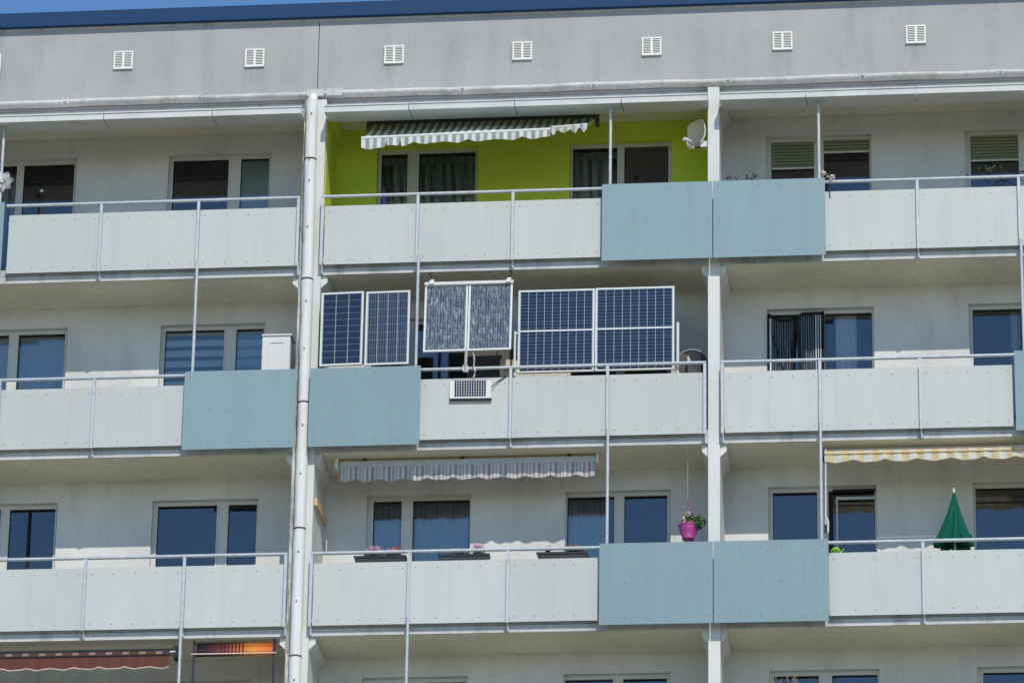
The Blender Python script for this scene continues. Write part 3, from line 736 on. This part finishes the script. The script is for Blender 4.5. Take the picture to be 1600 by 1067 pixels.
def strip(x0, z0, x1, z1, w_=.02, y=.905): tr.hexa([(x0-w_, y, z0), (x0+w_, y, z0), (x0+w_, y+.012, z0), (x0-w_, y+.012, z0), (x1-w_, y, z1), (x1+w_, y, z1), (x1+w_, y+.012, z1), (x1-w_, y+.012, z1)])
strip(6.745, -2.5, 6.745, -.62, .014); strip(7.555, -2.5, 7.555, -.60, .016); strip(7.02, -2.5, 7.14, -.70); strip(7.27, -2.5, 7.165, -.70); strip(7.24, -2.5, 6.80, -.95, .008)
obj('net_trim', tr, 'netdark', T)
obj('net_edge', MB().box(6.762, 6.785, .90, .912, -2.5, -.70).box(7.44, 7.452, .90, .912, -2.5, -.66).box(7.475, 7.485, .90, .912, -2.5, -.66).box(7.51, 7.52, .90, .912, -2.5, -.66), 'curt_white', T)

# ------------------------------------------------------------ awnings
def wavy(x0, x1, y, ztop, hgt, per, amp, zfn=None, yfn=None):
    def fn(u, v):
        x = x0+(x1-x0)*u; zt = ztop if zfn is None else zfn(x)
        zb = zt-hgt-amp*abs(math.sin(math.pi*x/per))
        yy = (y if yfn is None else yfn(x))
        return (x, yy+.012*math.sin(x*31)*(1-v), zb+(zt-zb)*v)
    return fn
# teal striped awning, front bar broken so that its right end sits lower in pitch
T = thing('awning', 'open teal and white striped awning with a torn scalloped valance, sagging to the left', 'awning', (2.45, .5, 2.35))
zl = lambda x: 1.735+(x-.80)*.018 if x < 3.64 else 1.86
def fab(u, v):
    xr = .74+3.40*u; xb = .80+3.36*u
    zr = 2.47; zb = zl(xb) if xb < 3.62 else 1.865
    yb = -.64 if xb < 3.62 else -.60
    s_ = v; sag = -.05*math.sin(math.pi*s_)-.02*math.sin(math.pi*s_)*math.sin(u*9)
    return (xr+(xb-xr)*s_, .50+(yb-.50)*s_, zr+(zb-zr)*s_+sag)
obj('awning_cloth', MB().grid(fab, 96, 14), 'awn_teal', T, True)
obj('front_bar', MB().tube([(.795, -.64, zl(.795)), (3.62, -.64, zl(3.62))], .028, 10), 'white', T, True)
obj('front_bar_stub', MB().tube([(3.63, -.61, 1.83), (4.16, -.60, 1.87)], .018, 8), 'white', T, True)
def torn(u, v):
    x = .80+2.82*u
    base = .11+.035*abs(math.sin(math.pi*x/.40))
    base += .05*math.exp(-((x-.8)/.5)**2)
    for c_ in (1.17, 1.38): base -= .11*math.exp(-((x-c_)/.010)**2)
    return (x, -.66+.02*math.sin(x*23)*(1-v), zl(x)-base*(1-v))
obj('valance', MB().grid(torn, 260, 3), 'awn_teal_val', T, True)
obj('valance', MB().grid(lambda u, v: (3.63+.53*u, -.62+.03*math.sin(u*30)*(1-v), 1.84+.035*u-(.10+.03*math.sin(u*22))*(1-v)), 30, 3), 'awn_teal_val', T, True)
obj('roller_tube', MB().tube([(.72, .52, 2.50), (4.20, .52, 2.50)], .04, 12), 'greybrown', T, True)
obj('wall_bracket', MB().box(.70, .76, .45, .60, 2.36, 2.58), 'greybrown', T); obj('wall_bracket', MB().box(4.17, 4.23, .45, .60, 2.36, 2.58), 'greybrown', T)
obj('folding_arm', MB().tube([(1.0, .48, 2.46), (1.9, .0, 2.0), (1.2, -.55, 1.72)], .012, 8), 'greybrown', T)
obj('folding_arm', MB().tube([(3.95, .48, 2.46), (3.05, .0, 2.0), (3.4, -.55, 1.76)], .012, 8), 'greybrown', T)
# retracted rose and grey striped awning
T = thing('awning', 'rolled up awning with a rose, grey and white striped valance above the flower boxes', 'awning', (2.36, .4, -3.1))
obj('cassette', MB().box(.48, 4.26, .25, .38, -3.09, -3.02), 'wood', T)
obj('front_bar', MB().box(.49, 4.25, .19, .245, -3.15, -3.06), 'galv', T)
obj('valance', MB().grid(wavy(.495, 4.245, .195, -3.14, .20, .36, .036), 240, 4), 'awn_rose', T, True)
obj('end_bracket', MB().box(.42, .475, .17, .37, -3.17, -3.018), 'white', T); obj('end_bracket', MB().box(4.262, 4.30, .17, .37, -3.17, -3.018), 'white', T)
for x in (.86, 2.30, 3.86): obj('ceiling_bracket', MB().box(x-.02, x+.02, .20, .30, -3.06, -3.017), 'dark', T)
# yellow checked awning right
T = thing('awning', 'half rolled yellow and white striped awning above the green parasol', 'awning', (9.6, .3, -3.0))
def yf(u, v):
    x = 7.59+4.2*u; s_ = v; return (x, .20-.25*s_, -3.06-.10*s_-.015*math.sin(math.pi*s_)+.02*math.sin(x*2.2)*s_*(1-s_))
obj('awning_cloth', MB().grid(yf, 120, 6), 'awn_yellow', T, True)
obj('front_bar', MB().tube([(7.59, -.06, -3.205), (11.8, -.06, -3.205)], .013, 8), 'wood', T, True)
obj('valance', MB().grid(wavy(7.59, 11.79, -.055, -3.16, .135, .47, .045), 300, 4), 'awn_yellow', T, True)
obj('roller_tube', MB().tube([(7.56, .21, -3.06), (11.8, .21, -3.06)], .03, 10), 'white', T, True)
obj('folding_arm', MB().box(7.56, 7.585, -.06, .20, -3.24, -3.10), 'blackmetal', T)
T = thing('awning_crank', 'white crank rod hanging beside the tall post next to the green parasol', 'crank', (7.62, -.1, -4.5))
obj('rod', MB().tube([(7.605, -.02, -3.12), (7.60, -.10, -4.3)], .011, 8), 'white', T)
obj('crank_grip', MB().tube([(7.60, -.10, -4.18), (7.635, -.11, -4.25), (7.63, -.11, -4.42)], .014, 8), 'white', T)
obj('crank_clip', MB().box(7.575, 7.615, -.13, -.09, -4.42, -4.30), 'blackmetal', T)
# brown awning bottom left
T = thing('awning', 'brown striped awning with pale edged scalloped valance at the bottom left', 'awning', (-3.9, .1, -5.9))
obj('cassette', MB().box(-5.9, -1.80, .02, .10, -5.965, -5.925), 'blackmetal', T)
obj('awning_cloth', MB().grid(lambda u, v: (-5.9+4.08*u, .03-.10*v, -5.955-.085*v-.01*math.sin(v*3.1)), 60, 4), 'awn_brown', T, True)
obj('front_bar', MB().box(-5.9, -1.80, -.085, -.055, -6.055, -6.035), 'blackmetal', T)
vf = wavy(-5.9, -1.86, -.07, -6.055, .165, .36, .03)
obj('valance', MB().grid(vf, 240, 3), 'awn_brown_val', T, True)
obj('valance_trim', MB().tube([tuple(Vector(vf(i/240, 0))+Vector((0, -.004, 0))) for i in range(241)], .008, 5), 'trim', T)
obj('end_bracket', MB().box(-1.80, -1.74, -.09, .12, -6.10, -5.92), 'blackmetal', T)
obj('arm_end', MB().box(-1.85, -1.77, -.10, -.06, -6.02, -6.0), 'white', T)
# orange striped blind bottom left
T = thing('roller_blind', 'short roller blind fading from black to orange stripes between two dark poles', 'blind', (-.93, 0, -8.4))
for x in (-1.515, -.345): obj('pole', MB().tube([(x, 0, -8.4), (x, 0, -5.83)], .018, 8), 'brownpole', T)
obj('blind_cloth', MB().grid(lambda u, v: (-1.48+1.11*u, -.012-.012*math.sin(v*9.4), -5.86-.165*v), 40, 10), 'orangeblind', T, True)
obj('blind_roll', MB().tube([(-1.49, .0, -6.045), (-.365, .0, -6.045)], .022, 10), 'orangeblind', T, True)
obj('bottom_bar', MB().tube([(-1.55, -.03, -6.035), (-.31, -.03, -6.035)], .010, 8), 'trim', T)

# ------------------------------------------------------------ flower boxes, plants, parasol, small things
def flower_box(label, x0, x1, z, blooms):
    T = thing('flower_box', label, 'flower box', ((x0+x1)/2, -.13, z-.12), 'flower boxes behind the handrail')
    T.location.z = z-.13
    mb = MB().hexa([(x0+.03, -.165, z-.13), (x1-.03, -.165, z-.13), (x1-.03, -.05, z-.13), (x0+.03, -.05, z-.13), (x0, -.185, z), (x1, -.185, z), (x1, -.03, z), (x0, -.03, z)])
    obj('planter', mb, 'planter', T)
    obj('planter_rim', MB().box(x0-.005, x1+.005, -.195, -.187, z-.02, z+.005), 'planter', T)
    lf = MB()
    for cx, wd, h_, k in blooms: lf.leaves((cx, -.11, z+.04), (wd, .06, .05+h_*.3), int(60*wd/.1), .05)
    o = obj('foliage', lf, 'leaf', T)
    for kind in ('pink', 'redp'):
        fl = MB(); any_ = False
        for cx, wd, h_, k in blooms:
            if k == kind: fl.leaves((cx, -.12, z+.075+h_*.5), (wd, .05, .035+h_*.5), int(230*wd/.1), .024); any_ = True
        if any_: obj('blossom', fl, kind, T)
    return T
flower_box('dark flower box with dense pink blossoms, leftmost of the three on the handrail', .80, 1.56, -4.655, [(1.08, .13, .06, 'pink'), (1.35, .10, .03, 'pink'), (1.42, .05, .05, 'redp')])
flower_box('dark flower box with one pink flower cushion at its right end, middle of the three', 2.02, 2.77, -4.655, [(2.60, .08, .09, 'pink'), (2.3, .1, .0, 'pink')])
flower_box('dark flower box with low red and green plants, nearest the blue parapet panels', 3.45, 4.18, -4.655, [(3.98, .15, .01, 'redp'), (3.6, .05, .0, 'pink')])
T = thing('hanging_pot', 'purple pink hanging pot with trailing green plant beside the right pillar', 'plant pot', (5.615, .1, -4.42))
cx, cyy = 5.615, .10
obj('pot', MB().lathe([(.0, -4.415), (.085, -4.415), (.095, -4.385), (.088, -4.375), (.125, -4.30), (.138, -4.23), (.135, -4.215), (.148, -4.205), (.148, -4.185), (.13, -4.185), (.12, -4.21), (0, -4.21)], cx, cyy, 28), 'purple', T, True)
obj('hanger_cord', MB().tube([(cx-.14, cyy, -4.19), (cx-.01, cyy, -3.96)], .006, 5).tube([(cx+.12, cyy-.06, -4.19), (cx-.01, cyy, -3.96)], .006, 5).tube([(cx+.05, cyy+.12, -4.19), (cx-.01, cyy, -3.96)], .006, 5), 'pink', T)
obj('hook', MB().tube([(cx-.01, cyy, -3.97), (cx-.01, cyy, -3.90), (cx+.015, cyy, -3.86), (cx-.01, cyy, -3.83), (cx-.02, cyy, -3.86)], .010, 6), 'purple', T)
obj('cord', MB().tube([(cx-.01, cyy, -3.83), (cx-.01, cyy, -3.02)], .003, 4), 'galv', T)
mb = MB().leaves((cx+.02, cyy, -4.14), (.14, .12, .07), 170, .055).leaves((cx+.15, cyy-.02, -4.16), (.09, .09, .10), 170, .05).leaves((cx+.22, cyy, -4.15), (.05, .05, .08), 14, .03)
obj('foliage', mb, 'leaf', T)
obj('blossom', MB().leaves((cx-.06, cyy-.1, -4.14), (.08, .03, .04), 8, .04), 'trim', T)
# parasol
T = thing('parasol', 'closed dark green parasol with white tip behind the right handrail', 'parasol', (9.43, .25, -5.63))
rg = random.Random(3)
fa = [rg.uniform(.75, 1.2) for _ in range(9)]
def fold(t, i): return 1+(.06+.042*i)*(abs(math.sin(4*t+.25*i))*2-1)+.03*i*math.sin(3*t+.7*i)*.5+.05*math.sin(5*t+i)
prof = [(.008, -3.70), (.022, -3.76), (.055, -3.90), (.10, -4.08), (.15, -4.26), (.19, -4.40), (.225, -4.50), (.215, -4.545), (.16, -4.53), (.10, -4.40)]
obj('canopy', MB().lathe(prof, 9.43, .25, 64, fold=fold), 'greencloth', T, True)
obj('tie_strap', MB().lathe([(.118, -4.17), (.124, -4.19), (.124, -4.21), (.126, -4.215)], 9.43, .25, 64, fold=lambda t, i: 1.02+.22*(abs(math.sin(4*t+.8))-.5)), 'greencloth', T, True)
obj('canopy_flap', MB().grid(lambda u, v: (9.50+.17*u+.02*v, .05-.03*math.sin(u*6), -4.40-.12*v-.03*math.sin(u*9)), 12, 4), 'greencloth', T, True)
obj('pole', MB().tube([(9.43, .25, -5.63), (9.43, .25, -3.70)], .016, 8), 'white', T)
obj('tip', MB().tube([(9.43, .25, -3.71), (9.43, .25, -3.665)], .018, 8), 'white', T)
# lime thing
T = thing('watering_can', 'lime green watering can peeping over the parapet beside the blue panel', 'watering can', (7.76, -.05, -4.85))
mb = MB()
mb.lathe([(0, -4.85), (.06, -4.84), (.075, -4.74), (.07, -4.67), (.04, -4.635), (0, -4.63)], 7.735, -.05, 20); obj('can_body', mb, 'lime', T, True)
obj('can_spout', MB().tube([(7.79, -.05, -4.72), (7.86, -.06, -4.65)], .009, 8), 'lime', T)
# plants on the right top balcony
T = thing('orchid', 'white and pink orchid on the handrail at the blue panel corner, top floor', 'plant', (7.70, -.2, .78))
obj('stem', MB().tube([(7.72, -.2, .75), (7.70, -.2, 1.0), (7.66, -.22, 1.14), (7.60, -.24, 1.12)], .008, 5), 'twig', T)
obj('petals', MB().leaves((7.74, -.25, 1.06), (.05, .03, .04), 26, .05).leaves((7.63, -.25, 1.12), (.035, .03, .025), 14, .045), 'trim', T)
obj('foliage', MB().leaves((7.69, -.2, 1.08), (.05, .04, .1), 24, .05), 'leaf', T)
T = thing('potted_twigs', 'pair of small dark leafy twigs rising behind the blue panel, top right balcony', 'plant', (6.4, .1, .2))
mb = MB(); lf = MB()
for bx_, dx in ((6.28, -.06), (6.31, .02), (6.52, -.05), (6.54, .06), (6.55, .0)):
    top_ = (bx_+dx, .1, 1.26+random.uniform(-.05, .05)); mb.tube([(bx_, .1, .2), (bx_+dx*.4, .1, 1.12), top_], .006, 5)
    lf.leaves(top_, (.035, .02, .045), 8, .036)
obj('stem', mb, 'twig', T); obj('foliage', lf, 'twig', T)
T = thing('branch_garland', 'dark knobbly branches lying along the top right handrail', 'branches', (10.2, -.12, .9))
mb = MB(); rg = random.Random(12)
for k in range(7):
    p = Vector((9.72+.14*k, -.12+rg.uniform(-.05, .05), 1.02+rg.uniform(-.08, .14))); pts = [tuple(p)]
    for i in range(7):
        p = p+Vector((rg.uniform(.05, .12), rg.uniform(-.02, .02), rg.uniform(-.055, .05))); pts.append(tuple(p))
        if rg.random() < .35: mb.tube([tuple(p), tuple(p+Vector((rg.uniform(-.02, .05), 0, rg.uniform(.04, .12))))], .006, 5, r_end=.003)
    mb.tube(pts, .010, 5, r_end=.005)
obj('branch', mb, 'twig', T)
obj('foliage', MB().leaves((10.1, -.12, 1.16), (.25, .05, .05), 26, .04), 'leaf', T)
T = thing('dried_grass', 'tuft of dry reddish stalks at the bottom edge right of the pillar', 'plant', (6.95, -.05, -7.4))
mb = MB(); rg = random.Random(5)
for k in range(30):
    x = 6.74+rg.uniform(0, .42); h_ = -6.68+rg.uniform(0, .2); mb.tube([(6.95+rg.uniform(-.06, .06), -.05, -7.4), (x, -.05+rg.uniform(-.05, .05), h_-.2), (x+rg.uniform(-.09, .09), -.05, h_)], .003, 4)
obj('stalk', mb, 'dry', T)
# pinwheel at the left edge
T = thing('pinwheel', 'silver flower shaped pinwheel tied to the tall post at the left edge', 'pinwheel', (-4.70, -.28, 1.36))
for k in range(8):
    a = 2*math.pi*k/8+.2; d = Vector((math.cos(a), 0, math.sin(a))); e_ = Vector((-math.sin(a), 0, math.cos(a)))
    c0 = Vector((-4.70, -.29, 1.36))
    def pet(u, v, d=d, e_=e_, c0=c0):
        r_ = .02+.155*u; wd = .052*math.sin(math.pi*min(1, u*.85+.12))*(2*v-1)
        return c0+d*r_+e_*wd+Vector((0, -.03*(2*v-1)-.01*u, 0))
    obj('petal', MB().grid(pet, 8, 4), 'alu', T, True)
obj('hub', MB().tube([(-4.70, -.27, 1.36), (-4.70, -.32, 1.36)], .02, 10), 'alu', T)
T = thing('garden_light', 'small round garden light on a dark stick in the top left balcony', 'lamp', (-4.27, .55, -.02))
obj('stick', MB().tube([(-4.27, .5, -.02), (-4.27, .5, 1.52)], .022, 8), 'twig', T)
obj('globe', MB().lathe([(0, 1.50), (.02, 1.51), (.032, 1.535), (.02, 1.56), (0, 1.565)], -4.27, .5, 12), 'white', T, True)
# timber rail on the side wall
T = thing('timber_rail', 'yellow wooden board fixed along the side wall beside the flower box balcony', 'board', (.2, .3, -3.8))
obj('board', MB().box(.168, .212, -.02, .90, -3.80, -3.69), 'wood', T)
T = thing('stick', 'thin white stick standing in the corner below the yellow board', 'stick', (.27, .6, -5.6))
obj('rod', MB().tube([(.27, .6, -5.6), (.27, .6, -4.15)], .008, 6), 'white', T)
obj('cap', MB().tube([(.27, .6, -4.15), (.27, .6, -4.13)], .011, 6), 'white', T)
S.cycles.max_bounces = 8; S.cycles.transparent_max_bounces = 12
